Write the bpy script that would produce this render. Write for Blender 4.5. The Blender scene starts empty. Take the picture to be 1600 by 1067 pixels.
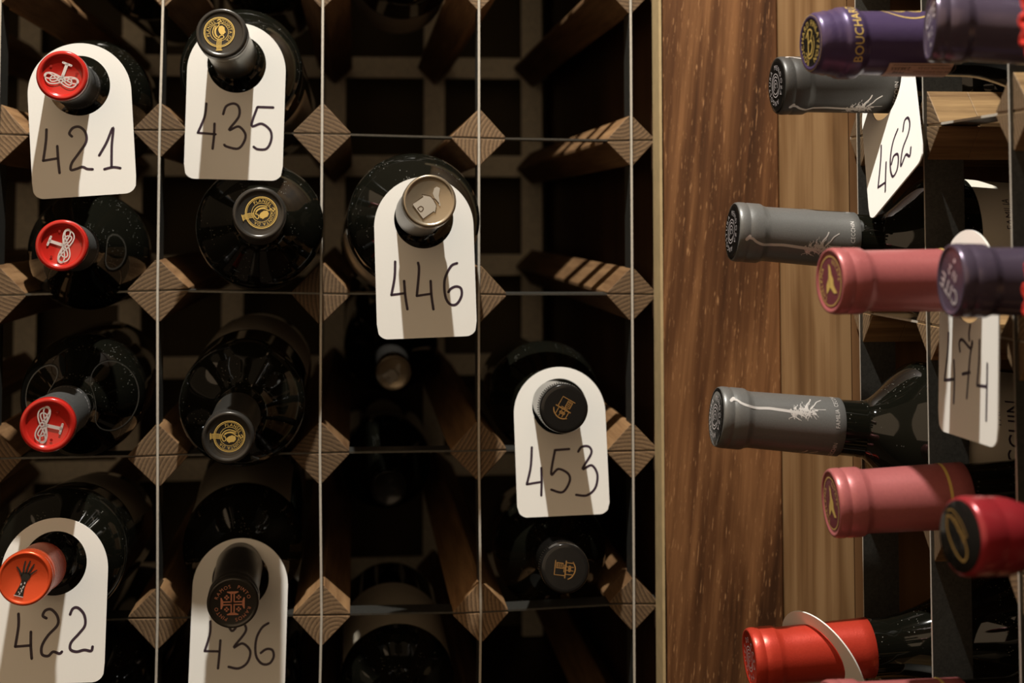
import bpy, bmesh, math, random
from math import pi, sin, cos, radians
from mathutils import Vector, Matrix

# ------------------------------------------------------------ camera, world, lights, exposure
S = bpy.context.scene
COL = S.collection
cam = bpy.data.objects.new('camera', bpy.data.cameras.new('camera'))
COL.objects.link(cam)
cam.data.sensor_width = 36.0
cam.data.lens = 2324.1 * 36 / 1600
cam.data.shift_x = 0.0028
cam.data.shift_y = -0.2052
cam.data.clip_start = 0.02
R3x3 = ((0.9948074, -0.1017715, -0.0008985), (0.0049868, 0.0575592, -0.9983296), (0.1016532, 0.9931412, 0.0577678))
cm = Matrix.Identity(4)
for i in range(3):
    cm[i][0] = R3x3[0][i]
    cm[i][1] = -R3x3[1][i]
    cm[i][2] = -R3x3[2][i]
cm[0][3], cm[1][3], cm[2][3] = 0.1222, -0.9522, -0.0520
cam.matrix_world = cm
cam.data.dof.use_dof = True
cam.data.dof.focus_distance = 0.81
cam.data.dof.aperture_fstop = 9.0
S.camera = cam

S.view_settings.view_transform = 'Standard'
S.view_settings.look = 'None'
S.view_settings.gamma = 1.0
S.view_settings.use_curve_mapping = False
S.view_settings.exposure = 0.0

# dim warm ambience of the cellar: brightest around the horizon and above, dark towards the floor
W = bpy.data.worlds.new('cellar_ambience'); S.world = W
W.use_nodes = True
nt = W.node_tree
bg = nt.nodes['Background']
tc = nt.nodes.new('ShaderNodeTexCoord')
sp = nt.nodes.new('ShaderNodeSeparateXYZ')
mr = nt.nodes.new('ShaderNodeMapRange')
nt.links.new(tc.outputs['Generated'], sp.inputs[0])
nt.links.new(sp.outputs['Z'], mr.inputs['Value'])
mr.inputs['From Min'].default_value = -0.5
mr.inputs['From Max'].default_value = 0.25
mr.inputs['To Min'].default_value = 0.015
mr.inputs['To Max'].default_value = 0.10
nt.links.new(mr.outputs[0], bg.inputs['Strength'])
bg.inputs['Color'].default_value = (1.0, 0.72, 0.45, 1)

# ceiling spotlight just in front of and above the left rack
sl = bpy.data.lights.new('ceiling_spotlight', 'SPOT')
sl.energy = 74.0
sl.color = (1.0, 0.965, 0.90)
sl.shadow_soft_size = 0.008
sl.spot_size = radians(100)
sl.spot_blend = 0.6
so = bpy.data.objects.new('ceiling_spotlight', sl); COL.objects.link(so)
LP = Vector((0.09, -0.38, 0.86))
so.location = LP
so.rotation_euler = (Vector((0.2, 0.0, -0.35)) - LP).to_track_quat('-Z', 'Y').to_euler()

# warm light bounced back from the room behind the photographer
al = bpy.data.lights.new('room_bounce', 'AREA')
al.shape = 'RECTANGLE'; al.size = 3.6; al.size_y = 2.6
al.energy = 22.0
al.color = (1.0, 0.72, 0.46)
ao = bpy.data.objects.new('room_bounce', al); COL.objects.link(ao)
ao.location = (-1.0, -1.9, 1.0)
ao.rotation_euler = (Vector((0.2, 0, -0.1)) - ao.location).to_track_quat('-Z', 'Y').to_euler()

# ------------------------------------------------------------ materials
MATS = {}
def new_mat(name):
    m = bpy.data.materials.new(name); m.use_nodes = True
    b = m.node_tree.nodes['Principled BSDF']
    MATS[name] = m
    return m, m.node_tree, b
def N(nt, t, **kw):
    n = nt.nodes.new(t)
    for k, v in kw.items():
        if k in n.inputs: n.inputs[k].default_value = v
        else: setattr(n, k, v)
    return n
def simple(name, col, rough=0.5, metal=0.0, spec=0.5, bump=0.0, bscale=400.0, var=0.0, coat=0.0):
    m, nt, b = new_mat(name)
    b.inputs['Base Color'].default_value = (*col, 1)
    b.inputs['Roughness'].default_value = rough
    b.inputs['Metallic'].default_value = metal
    b.inputs['Specular IOR Level'].default_value = spec
    b.inputs['Coat Weight'].default_value = coat
    if bump or var:
        tc = N(nt, 'ShaderNodeTexCoord')
        no = N(nt, 'ShaderNodeTexNoise', Scale=bscale, Detail=4.0)
        nt.links.new(tc.outputs['Object'], no.inputs['Vector'])
        if bump:
            bp = N(nt, 'ShaderNodeBump', Strength=bump, Distance=0.0005)
            nt.links.new(no.outputs['Fac'], bp.inputs['Height'])
            nt.links.new(bp.outputs[0], b.inputs['Normal'])
        if var:
            mx = N(nt, 'ShaderNodeMix', data_type='RGBA')
            mx.inputs[6].default_value = (*[c * (1 - var) for c in col], 1)
            mx.inputs[7].default_value = (*[min(1, c * (1 + var)) for c in col], 1)
            nt.links.new(no.outputs['Fac'], mx.inputs[0])
            nt.links.new(mx.outputs[2], b.inputs['Base Color'])
    return m
def ramp(nt, stops):
    r = nt.nodes.new('ShaderNodeValToRGB')
    el = r.color_ramp.elements
    while len(el) < len(stops): el.new(0.5)
    for e, (p, c) in zip(el, stops):
        e.position = p; e.color = (*c, 1)
    return r

def wood_bar_mat(name, side1, side2, end1, end2, axis):
    """stained softwood; `axis` is the local axis the grain runs along"""
    m, nt, b = new_mat(name)
    tc = N(nt, 'ShaderNodeTexCoord'); oi = N(nt, 'ShaderNodeObjectInfo')
    add = N(nt, 'ShaderNodeVectorMath', operation='MULTIPLY_ADD')
    add.inputs[1].default_value = (1, 1, 1)
    cb = N(nt, 'ShaderNodeCombineXYZ')
    mu = N(nt, 'ShaderNodeMath', operation='MULTIPLY'); mu.inputs[1].default_value = 3.7
    nt.links.new(oi.outputs['Random'], mu.inputs[0])
    for k in 'XYZ': nt.links.new(mu.outputs[0], cb.inputs[k])
    nt.links.new(tc.outputs['Object'], add.inputs[0]); nt.links.new(cb.outputs[0], add.inputs[2])
    mp = N(nt, 'ShaderNodeMapping')
    sc = [1, 1, 1]; sc[axis] = 0.06
    mp.inputs['Scale'].default_value = sc
    nt.links.new(add.outputs[0], mp.inputs['Vector'])
    no = N(nt, 'ShaderNodeTexNoise', Scale=160.0, Detail=6.0, Roughness=0.65)
    nt.links.new(mp.outputs[0], no.inputs['Vector'])
    rs = ramp(nt, [(0.3, side1), (0.7, side2)])
    nt.links.new(no.outputs['Fac'], rs.inputs[0])
    # growth rings on the sawn end
    mp2 = N(nt, 'ShaderNodeMapping')
    sc2 = [1, 1, 1]; sc2[axis] = 0.0
    mp2.inputs['Scale'].default_value = sc2
    off = N(nt, 'ShaderNodeVectorMath', operation='MULTIPLY_ADD')
    vr = N(nt, 'ShaderNodeTexWhiteNoise', noise_dimensions='1D')
    nt.links.new(oi.outputs['Random'], vr.inputs['W'])
    sb = N(nt, 'ShaderNodeVectorMath', operation='SUBTRACT'); sb.inputs[1].default_value = (0.5, 0.5, 0.5)
    nt.links.new(vr.outputs['Color'], sb.inputs[0])
    off.inputs[1].default_value = (0.16, 0.16, 0.16)
    nt.links.new(sb.outputs[0], off.inputs[0]); nt.links.new(tc.outputs['Object'], off.inputs[2])
    nt.links.new(off.outputs[0], mp2.inputs['Vector'])
    wv = N(nt, 'ShaderNodeTexWave', wave_type='RINGS', rings_direction='SPHERICAL', wave_profile='SAW')
    wv.inputs['Scale'].default_value = 125.0; wv.inputs['Distortion'].default_value = 1.6
    wv.inputs['Detail'].default_value = 3.0; wv.inputs['Detail Scale'].default_value = 1.0
    nt.links.new(mp2.outputs[0], wv.inputs['Vector'])
    n2 = N(nt, 'ShaderNodeTexNoise', Scale=900.0, Detail=3.0)
    nt.links.new(tc.outputs['Object'], n2.inputs['Vector'])
    mm = N(nt, 'ShaderNodeMath', operation='MULTIPLY_ADD'); mm.inputs[1].default_value = 0.55; 
    nt.links.new(n2.outputs['Fac'], mm.inputs[0])
    m3 = N(nt, 'ShaderNodeMath', operation='MULTIPLY'); m3.inputs[1].default_value = 0.6
    nt.links.new(wv.outputs['Fac'], m3.inputs[0]); nt.links.new(m3.outputs[0], mm.inputs[2])
    re_ = ramp(nt, [(0.25, end1), (0.85, end2)])
    nt.links.new(mm.outputs[0], re_.inputs[0])
    # sawn end or planed side, from the object-space normal
    sp = N(nt, 'ShaderNodeSeparateXYZ'); nt.links.new(tc.outputs['Normal'], sp.inputs[0])
    ab = N(nt, 'ShaderNodeMath', operation='ABSOLUTE'); nt.links.new(sp.outputs['XYZ'[axis]], ab.inputs[0])
    gt = N(nt, 'ShaderNodeMath', operation='GREATER_THAN'); gt.inputs[1].default_value = 0.8
    nt.links.new(ab.outputs[0], gt.inputs[0])
    mx = N(nt, 'ShaderNodeMix', data_type='RGBA')
    nt.links.new(gt.outputs[0], mx.inputs[0]); nt.links.new(rs.outputs[0], mx.inputs[6]); nt.links.new(re_.outputs[0], mx.inputs[7])
    # every block took the stain a little differently
    hv = N(nt, 'ShaderNodeHueSaturation')
    mv = N(nt, 'ShaderNodeMapRange'); mv.inputs['To Min'].default_value = 0.72; mv.inputs['To Max'].default_value = 1.2
    nt.links.new(oi.outputs['Random'], mv.inputs['Value']); nt.links.new(mv.outputs[0], hv.inputs['Value'])
    nt.links.new(mx.outputs[2], hv.inputs['Color']); nt.links.new(hv.outputs[0], b.inputs['Base Color'])
    bp = N(nt, 'ShaderNodeBump', Strength=0.5, Distance=0.0006)
    nt.links.new(no.outputs['Fac'], bp.inputs['Height']); nt.links.new(bp.outputs[0], b.inputs['Normal'])
    b.inputs['Roughness'].default_value = 0.6
    b.inputs['Specular IOR Level'].default_value = 0.3
    return m

def board_mat(name, stops, streak, scale=60.0, tilt=0.0, rough=0.42, stretch=0.03, spot=0.62, fleck=520.0):
    """planed, stained hardwood board with the grain running along Z"""
    m, nt, b = new_mat(name)
    tc0 = N(nt, 'ShaderNodeTexCoord')
    tc = N(nt, 'ShaderNodeMapping'); tc.inputs['Rotation'].default_value = (0, tilt, 0)
    nt.links.new(tc0.outputs['Object'], tc.inputs['Vector'])
    mp = N(nt, 'ShaderNodeMapping'); mp.inputs['Scale'].default_value = (1, 1, stretch)
    nt.links.new(tc.outputs[0], mp.inputs['Vector'])
    n1 = N(nt, 'ShaderNodeTexNoise', Scale=scale, Detail=7.0, Roughness=0.6, Distortion=0.4)
    nt.links.new(mp.outputs[0], n1.inputs['Vector'])
    mpb = N(nt, 'ShaderNodeMapping'); mpb.inputs['Scale'].default_value = (1, 1, 0.16)
    nt.links.new(tc.outputs[0], mpb.inputs['Vector'])
    n0 = N(nt, 'ShaderNodeTexNoise', Scale=26.0, Detail=3.0, Roughness=0.55, Distortion=0.8)
    nt.links.new(mpb.outputs[0], n0.inputs['Vector'])
    md = N(nt, 'ShaderNodeMath', operation='MULTIPLY_ADD'); md.inputs[1].default_value = 0.55
    mh = N(nt, 'ShaderNodeMath', operation='MULTIPLY'); mh.inputs[1].default_value = 0.45
    nt.links.new(n0.outputs['Fac'], md.inputs[0]); nt.links.new(n1.outputs['Fac'], mh.inputs[0]); nt.links.new(mh.outputs[0], md.inputs[2])
    r = ramp(nt, stops)
    nt.links.new(md.outputs[0], r.inputs[0])
    mp3 = N(nt, 'ShaderNodeMapping'); mp3.inputs['Scale'].default_value = (1, 1, 0.09)
    nt.links.new(tc.outputs[0], mp3.inputs['Vector'])
    n2 = N(nt, 'ShaderNodeTexNoise', Scale=fleck, Detail=3.0, Roughness=0.6)
    nt.links.new(mp3.outputs[0], n2.inputs['Vector'])
    g = N(nt, 'ShaderNodeMapRange'); g.inputs['From Min'].default_value = spot; g.inputs['From Max'].default_value = spot + 0.07
    nt.links.new(n2.outputs['Fac'], g.inputs['Value'])
    mx = N(nt, 'ShaderNodeMix', data_type='RGBA'); mx.inputs[7].default_value = (*streak, 1)
    nt.links.new(g.outputs[0], mx.inputs[0]); nt.links.new(r.outputs[0], mx.inputs[6])
    nt.links.new(mx.outputs[2], b.inputs['Base Color'])
    bp = N(nt, 'ShaderNodeBump', Strength=0.35, Distance=0.0006)
    nt.links.new(n1.outputs['Fac'], bp.inputs['Height']); nt.links.new(bp.outputs[0], b.inputs['Normal'])
    b.inputs['Roughness'].default_value = rough
    b.inputs['Specular IOR Level'].default_value = 0.3
    return m

def glass_mat(name, col, dust=0.68):
    """dark wine glass, full of red wine, with specks of dust"""
    m, nt, b = new_mat(name)
    tc = N(nt, 'ShaderNodeTexCoord')
    v = N(nt, 'ShaderNodeTexVoronoi', Scale=620.0); v.inputs['Randomness'].default_value = 1.0
    nt.links.new(tc.outputs['Object'], v.inputs['Vector'])
    lt = N(nt, 'ShaderNodeMath', operation='LESS_THAN'); lt.inputs[1].default_value = 0.13
    nt.links.new(v.outputs['Distance'], lt.inputs[0])
    no = N(nt, 'ShaderNodeTexNoise', Scale=45.0, Detail=5.0, Roughness=0.7)
    nt.links.new(tc.outputs['Object'], no.inputs['Vector'])
    gr = N(nt, 'ShaderNodeMath', operation='GREATER_THAN'); gr.inputs[1].default_value = dust - 0.15
    nt.links.new(no.outputs['Fac'], gr.inputs[0])
    mu = N(nt, 'ShaderNodeMath', operation='MULTIPLY')
    nt.links.new(lt.outputs[0], mu.inputs[0]); nt.links.new(gr.outputs[0], mu.inputs[1])
    mx = N(nt, 'ShaderNodeMix', data_type='RGBA')
    mx.inputs[6].default_value = (*col, 1); mx.inputs[7].default_value = (0.22, 0.21, 0.18, 1)
    nt.links.new(mu.outputs[0], mx.inputs[0]); nt.links.new(mx.outputs[2], b.inputs['Base Color'])
    rr = N(nt, 'ShaderNodeMapRange'); rr.inputs['To Min'].default_value = 0.045; rr.inputs['To Max'].default_value = 0.7
    nt.links.new(mu.outputs[0], rr.inputs['Value']); nt.links.new(rr.outputs[0], b.inputs['Roughness'])
    b.inputs['IOR'].default_value = 1.5
    return m

def steel_mat(name, col, rough):
    m, nt, b = new_mat(name)
    tc = N(nt, 'ShaderNodeTexCoord')
    no = N(nt, 'ShaderNodeTexNoise', Scale=700.0, Detail=5.0, Roughness=0.75)
    nt.links.new(tc.outputs['Object'], no.inputs['Vector'])
    r = ramp(nt, [(0.35, [c * 0.68 for c in col]), (0.62, col)])
    nt.links.new(no.outputs['Fac'], r.inputs[0]); nt.links.new(r.outputs[0], b.inputs['Base Color'])
    b.inputs['Metallic'].default_value = 0.85
    b.inputs['Roughness'].default_value = rough
    return m

wood_bar_mat('stained_pine_left', (0.13, 0.064, 0.026), (0.32, 0.18, 0.08), (0.060, 0.035, 0.018), (0.235, 0.148, 0.078), 1)
wood_bar_mat('stained_pine_right', (0.13, 0.066, 0.024), (0.42, 0.26, 0.11), (0.085, 0.052, 0.028), (0.26, 0.17, 0.092), 0)
board_mat('walnut_board', [(0.38, (0.042, 0.016, 0.006)), (0.5, (0.112, 0.046, 0.017)), (0.62, (0.235, 0.108, 0.042))], (0.38, 0.195, 0.085), 170.0, -0.09, spot=0.618, fleck=1150.0, rough=0.5)
board_mat('oak_board', [(0.40, (0.11, 0.054, 0.020)), (0.5, (0.20, 0.107, 0.044)), (0.60, (0.31, 0.185, 0.085))], (0.40, 0.25, 0.12), 75.0, 0.0, 0.5, 0.02, 0.7)
board_mat('brown_panel', [(0.35, (0.10, 0.045, 0.016)), (0.65, (0.22, 0.11, 0.045))], (0.10, 0.05, 0.022), 60.0, 0.0, 0.55, 0.03, 0.7)
board_mat('dark_panel', [(0.35, (0.030, 0.014, 0.007)), (0.65, (0.085, 0.040, 0.018))], (0.10, 0.05, 0.022), 60.0, 0.0, 0.55, 0.03, 0.7)
simple('lattice_steel', (0.74, 0.67, 0.52), 0.5, 0.2, 0.5, 0.1, 300.0, 0.3)
simple('back_wall', (0.10, 0.078, 0.045), 0.9, var=0.3, bscale=20.0)
simple('pale_edging', (0.46, 0.34, 0.17), 0.7, var=0.25, bscale=120.0)
simple('floor_stone', (0.10, 0.075, 0.05), 0.8, var=0.3, bscale=9.0)
steel_mat('galvanised_steel', (0.17, 0.165, 0.145), 0.36)
simple('cut_steel_edge', (0.62, 0.57, 0.48), 0.45, 0.3, var=0.2, bscale=500.0)
glass_mat('dark_glass', (0.0045, 0.0045, 0.003))
simple('card_white', (0.86, 0.84, 0.78), 0.55, bump=0.05, bscale=900.0)
simple('ink', (0.035, 0.018, 0.032), 0.4)
simple('foil_red', (0.50, 0.018, 0.012), 0.20, 0.1, 0.5, 0.15, 180.0, coat=0.3)
simple('foil_red_deep', (0.30, 0.010, 0.008), 0.25, 0.2)
simple('foil_orange', (0.74, 0.085, 0.022), 0.27, 0.45, 0.5, 0.2, 150.0)
simple('foil_black', (0.055, 0.051, 0.045), 0.28, 0.55, 0.5, 0.15, 260.0)
simple('foil_pewter', (0.26, 0.25, 0.225), 0.30, 0.95, 0.5, 0.1, 300.0)
simple('foil_black_dusty', (0.055, 0.055, 0.052), 0.55, 0.2, 0.4, 0.35, 900.0, 0.5)
simple('foil_grey', (0.130, 0.128, 0.120), 0.40, 0.25, 0.5, 0.12, 1500.0, 0.18)
simple('foil_charcoal', (0.060, 0.057, 0.052), 0.42, 0.25, 0.5, 0.1, 1500.0, 0.2)
simple('foil_champagne', (0.42, 0.35, 0.25), 0.28, 0.75, 0.5, 0.2, 160.0)
simple('foil_pink', (0.41, 0.115, 0.113), 0.36, 0.25, 0.5, 0.08, 700.0, 0.12)
simple('foil_pink_deep', (0.22, 0.045, 0.06), 0.35, 0.4)
simple('foil_purple', (0.080, 0.052, 0.120), 0.30, 0.35, 0.5, 0.2, 300.0)
simple('foil_aubergine', (0.095, 0.070, 0.105), 0.26, 0.45, 0.5, 0.12, 200.0)
simple('foil_maroon', (0.30, 0.022, 0.028), 0.26, 0.25, 0.5, 0.08, 300.0)
simple('foil_scarlet', (0.54, 0.046, 0.024), 0.33, 0.35, 0.5, 0.1, 900.0, 0.1)
simple('gloss_black', (0.010, 0.009, 0.008), 0.14, 0.0, 0.32, 0.05, 150.0)
simple('print_gold', (0.78, 0.54, 0.15), 0.35, 0.25)
simple('print_gold_dull', (0.36, 0.21, 0.06), 0.45, 0.4)
simple('print_bronze', (0.30, 0.15, 0.04), 0.5, 0.2)
simple('print_copper', (0.80, 0.34, 0.21), 0.32, 0.25)
simple('print_silver', (0.85, 0.78, 0.78), 0.35, 0.5)
simple('print_grey', (0.55, 0.54, 0.52), 0.4, 0.5)
simple('print_champagne', (0.62, 0.58, 0.50), 0.30, 0.5)
simple('print_umber', (0.07, 0.04, 0.02), 0.4, 0.2)
simple('print_root', (0.78, 0.74, 0.70), 0.35, 0.55)
simple('print_black', (0.012, 0.010, 0.008), 0.35)
simple('paper_cream', (0.42, 0.37, 0.28), 0.7, var=0.15, bscale=60.0)
simple('paper_white', (0.62, 0.57, 0.47), 0.7)
simple('sticker_tan', (0.55, 0.38, 0.27), 0.6)
simple('red_ribbon', (0.70, 0.035, 0.020), 0.5, 0.0, 0.5, 0.5, 500.0, 0.2)
M = MATS

# ------------------------------------------------------------ mesh helpers
mat_axis = ['y']
class MB:
    def __init__(s): s.v = []; s.f = []; s.sm = []
    def add(s, verts, faces, smooth=False):
        o = len(s.v); s.v += [tuple(v) for v in verts]
        for f in faces: s.f.append(tuple(o + i for i in f)); s.sm.append(smooth)
    def box(s, a, b):
        x0, y0, z0 = a; x1, y1, z1 = b
        s.add([(x0,y0,z0),(x1,y0,z0),(x1,y1,z0),(x0,y1,z0),(x0,y0,z1),(x1,y0,z1),(x1,y1,z1),(x0,y1,z1)],
              [(0,3,2,1),(4,5,6,7),(0,1,5,4),(1,2,6,5),(2,3,7,6),(3,0,4,7)])
    def lathe(s, prof, n=64, a0=0.0, a1=2*pi, wob=None):
        """prof: (r, z) from top to base; full turn by default"""
        full = abs(a1 - a0 - 2*pi) < 1e-6
        m = n if full else n + 1
        vs = []
        for r, z in prof:
            for k in range(m):
                a = a0 + (a1 - a0) * k / n
                rr = r + (wob(a, z) if wob else 0)
                vs.append((rr*cos(a), rr*sin(a), z))
        fs = []
        for i in range(len(prof)-1):
            for k in range(n):
                k2 = (k+1) % m if full else k+1
                fs.append((i*m+k, i*m+k2, (i+1)*m+k2, (i+1)*m+k)[::-1])
        s.add(vs, fs, True)
    def build(s, name, mat, parent=None, bevel=0.0, loc=None):
        me = bpy.data.meshes.new(name)
        me.from_pydata(s.v, [], s.f)
        me.polygons.foreach_set('use_smooth', s.sm)
        me.materials.append(M[mat])
        if name in ('vertical_strip', 'horizontal_strip'):      # the sheared front edge is brighter than the faces
            me.materials.append(M['cut_steel_edge'])
            ax = 1 if mat_axis[0] == 'y' else 0
            for p in me.polygons:
                if p.normal[ax] < -0.9: p.material_index = 1
        o = bpy.data.objects.new(name, me); COL.objects.link(o)
        if parent is not None: o.parent = parent
        if loc is not None: o.location = loc
        if bevel:
            b = o.modifiers.new('bevel', 'BEVEL'); b.width = bevel; b.segments = 2
        return o
def tag(o, label, cat, group=None, kind=None):
    if label: o['label'] = label
    if cat: o['category'] = cat
    if group: o['group'] = group
    if kind: o['kind'] = kind
    return o
def empty(name, mat=None, loc=None):
    o = bpy.data.objects.new(name, None); COL.objects.link(o)
    o.empty_display_size = 0.02
    if mat is not None: o.matrix_world = mat
    if loc is not None: o.location = loc
    return o
def smooth_line(pts, k=6):
    if len(pts) < 3: 
        a, b = pts[0], pts[-1]
        return [tuple(a[j] + (b[j]-a[j])*i/3 for j in range(2)) for i in range(4)]
    out = []
    P = [pts[0]] + list(pts) + [pts[-1]]
    for i in range(1, len(P)-2):
        p0, p1, p2, p3 = P[i-1], P[i], P[i+1], P[i+2]
        for t in range(k):
            u = t / k
            out.append(tuple(0.5*((2*p1[j]) + (-p0[j]+p2[j])*u + (2*p0[j]-5*p1[j]+4*p2[j]-p3[j])*u*u + (-p0[j]+3*p1[j]-3*p2[j]+p3[j])*u**3) for j in range(2)))
    out.append(tuple(pts[-1]))
    return out
def ribbon(mb, pts, w, fn, closed=False, w_end=None):
    """flat stroke of width w along 2-D pts, mapped to 3-D by fn(x, y)"""
    n = len(pts); L = []; Rr = []
    for i in range(n):
        a = pts[(i-1) % n] if (closed or i > 0) else pts[i]
        b = pts[(i+1) % n] if (closed or i < n-1) else pts[i]
        dx, dy = b[0]-a[0], b[1]-a[1]; l = math.hypot(dx, dy) or 1e-9
        ww = w if w_end is None else w + (w_end - w) * i / max(1, n-1)
        nx, ny = -dy/l*ww/2, dx/l*ww/2
        L.append((pts[i][0]+nx, pts[i][1]+ny)); Rr.append((pts[i][0]-nx, pts[i][1]-ny))
    vs = [fn(*p) for p in L] + [fn(*p) for p in Rr]
    m = n if closed else n-1
    fs = [(n+i, n+(i+1) % n, (i+1) % n, i) for i in range(m)]
    mb.add(vs, fs, True)
    if not closed:
        for c in (pts[0], pts[-1]):
            ww = w if (w_end is None or c == pts[0]) else w_end
            poly(mb, [(c[0]+ww/2*cos(t*pi/4), c[1]+ww/2*sin(t*pi/4)) for t in range(8)], fn)
def poly(mb, pts, fn):
    mb.add([fn(*p) for p in pts], [tuple(range(len(pts)))])
def ring(mb, cx, cy, r, w, fn, n=48, ry=None):
    ry = ry or r
    ribbon(mb, [(cx+r*cos(2*pi*i/n), cy+ry*sin(2*pi*i/n)) for i in range(n)], w, fn, True)
_GL = {}
def glyph(ch):
    if ch in _GL: return _GL[ch]
    cu = bpy.data.curves.new('glyph', 'FONT'); cu.body = ch; cu.size = 1.0; cu.resolution_u = 3
    o = bpy.data.objects.new('glyph', cu); COL.objects.link(o)
    dg = bpy.context.evaluated_depsgraph_get()
    me = bpy.data.meshes.new_from_object(o.evaluated_get(dg))
    vs = [(v.co.x, v.co.y) for v in me.vertices]; fs = [tuple(p.vertices) for p in me.polygons]
    bpy.data.objects.remove(o); bpy.data.curves.remove(cu); bpy.data.meshes.remove(me)
    w = (max(v[0] for v in vs) + 0.07) if vs else 0.35
    _GL[ch] = (vs, fs, w)
    return _GL[ch]
def text_line(mb, s, h, fn, squeeze=1.0, align=0.5):
    """straight line of lettering, capital height h, centred on the origin of fn(x, y)"""
    k = h / 0.7
    tot = sum(glyph(c)[2] for c in s) * k * squeeze
    x = -tot * align
    for c in s:
        vs, fs, w = glyph(c)
        if fs: mb.add([fn(x + vx*k*squeeze, vy*k - h/2) for vx, vy in vs], fs)
        x += w * k * squeeze
def text_ring(mb, s, h, r, a_mid, fn, spread=1.0, inward=False):
    """lettering on a circle; letters stand outwards, reading clockwise, centred on angle a_mid"""
    k = h / 0.7
    tot = sum(glyph(c)[2] for c in s) * k * spread
    x = -tot/2
    for c in s:
        vs, fs, w = glyph(c)
        wc = w * k * spread
        a = a_mid - (x + wc/2) / r
        if fs:
            pts = []
            for vx, vy in vs:
                lx = vx*k - w*k/2; ly = vy*k
                rr = r + ly - h/2
                pts.append(fn(rr*cos(a) + lx*sin(a), rr*sin(a) - lx*cos(a)))
            mb.add(pts, fs)
        x += wc

# ------------------------------------------------------------ wine racks
def bar_mesh(hw, hh, length, slot, axis):
    """square bar set on its corner, its front end sawn crosswise to take the steel strips"""
    mb = MB(); g = 0.0011; sd = 0.021
    def P(a, d, z): return (a, d, z) if axis == 1 else (d, a, z)
    flip = (axis == 0)
    def prism(ring_, d0, d1):
        n = len(ring_)
        vs = [P(a, d0, z) for a, z in ring_] + [P(a, d1, z) for a, z in ring_]
        fs = [tuple(range(n)), tuple(range(2*n-1, n-1, -1))] + [(i, n+i, n+(i+1) % n, (i+1) % n) for i in range(n)]
        if flip: fs = [f[::-1] for f in fs]
        mb.add(vs, fs)
    c = 0.0012
    for sx in (1, -1):
        for sz in (1, -1):
            r = [(sx*g/2, sz*g/2), (sx*(hw-c), sz*g/2), (sx*(hw-c), sz*(g/2+c*0.6)), (sx*(g/2+c*0.6), sz*(hh-c)), (sx*g/2, sz*(hh-c))]
            if sx*sz < 0: r = r[::-1]
            prism(r, 0.0, sd)
    r = [(hw, 0), (0, hh), (-hw, 0), (0, -hh)]
    r = [(hw-c, -c), (hw-c, c), (c, hh-c), (-c, hh-c), (-(hw-c), c), (-(hw-c), -c), (-c, -(hh-c)), (c, -(hh-c))]
    prism(r, sd, length)
    return mb
rnd = random.Random(5)
BARLEN = 0.55
# --- left rack: front plane y = 0
LR = empty('wine_rack', loc=(0.0, 0.0, -0.5))
tag(LR, 'stained wooden rack of square bars and steel strips, left of the corner boards', 'wine rack')
def at_rack(o, root, p):
    o.parent = root; o.location = Vector(p) - root.location
LCOL = [-0.3, -0.2, -0.1, 0.0, 0.1, 0.2, 0.2992]
LROW = [0.3, 0.2, 0.1, 0.0, -0.1, -0.2, -0.3, -0.4]
JZ = {(3,3): 0.0030, (3,4): 0.0024, (4,5): 0.0002, (6,3): -0.0022, (6,4): -0.0016, (6,5): -0.0018, (5,3): -0.001, (5,6): -0.001, (6,6): 0.0016, (4,3): 0.0012, (5,4): -0.001, (3,6): 0.001, (3,5): 0.0003}
JX = {(4,6): 0.0016, (5,6): 0.0013, (3,6): 0.0012, (3,3): -0.0013, (3,4): -0.0013}
HW = {(3,3): 0.0172, (3,4): 0.0198, (6,3): 0.0165, (6,4): 0.0172, (4,3): 0.0192, (5,3): 0.0182, (4,5): 0.0194, (6,5): 0.0175, (6,6): 0.0168}
bars = {}
for i, x in enumerate(LCOL):
    for j, z in enumerate(LROW):
        hw = HW.get((i, j), 0.0188 + rnd.uniform(-0.0006, 0.0006)); hh = hw + 0.0006
        o = bar_mesh(hw, hh, BARLEN, None, 1).build('wooden_bar', 'stained_pine_left', None, 0.0004)
        at_rack(o, LR, (x + JX.get((i, j), 0), 0, z + JZ.get((i, j), 0)))
        o.rotation_euler = (0, rnd.uniform(-0.03, 0.03), 0)
# vertical and horizontal strips, on edge in the slots
for i, x in enumerate(LCOL):
    mb = MB()
    js = list(range(len(LROW)))
    zs = [0.358] + [LROW[j] for j in js] + [-0.47]
    xs = [0] + [JX.get((i, j), 0) for j in js] + [0.0008 if i > 3 else -0.0008]
    for a in range(len(zs)-1):
        w = 0.0007
        v = [(xs[a]-w, -0.0016, zs[a]), (xs[a]+w, -0.0016, zs[a]), (xs[a]+w, 0.0195, zs[a]), (xs[a]-w, 0.0195, zs[a]),
             (xs[a+1]-w, -0.0016, zs[a+1]), (xs[a+1]+w, -0.0016, zs[a+1]), (xs[a+1]+w, 0.0195, zs[a+1]), (xs[a+1]-w, 0.0195, zs[a+1])]
        v = [(p[0], p[1], p[2]) for p in v]
        mb.add(v, [(0,1,5,4)[::-1], (1,2,6,5)[::-1], (2,3,7,6)[::-1], (3,0,4,7)[::-1]])
    o = mb.build('vertical_strip', 'galvanised_steel'); at_rack(o, LR, (x, 0, 0))
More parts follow.
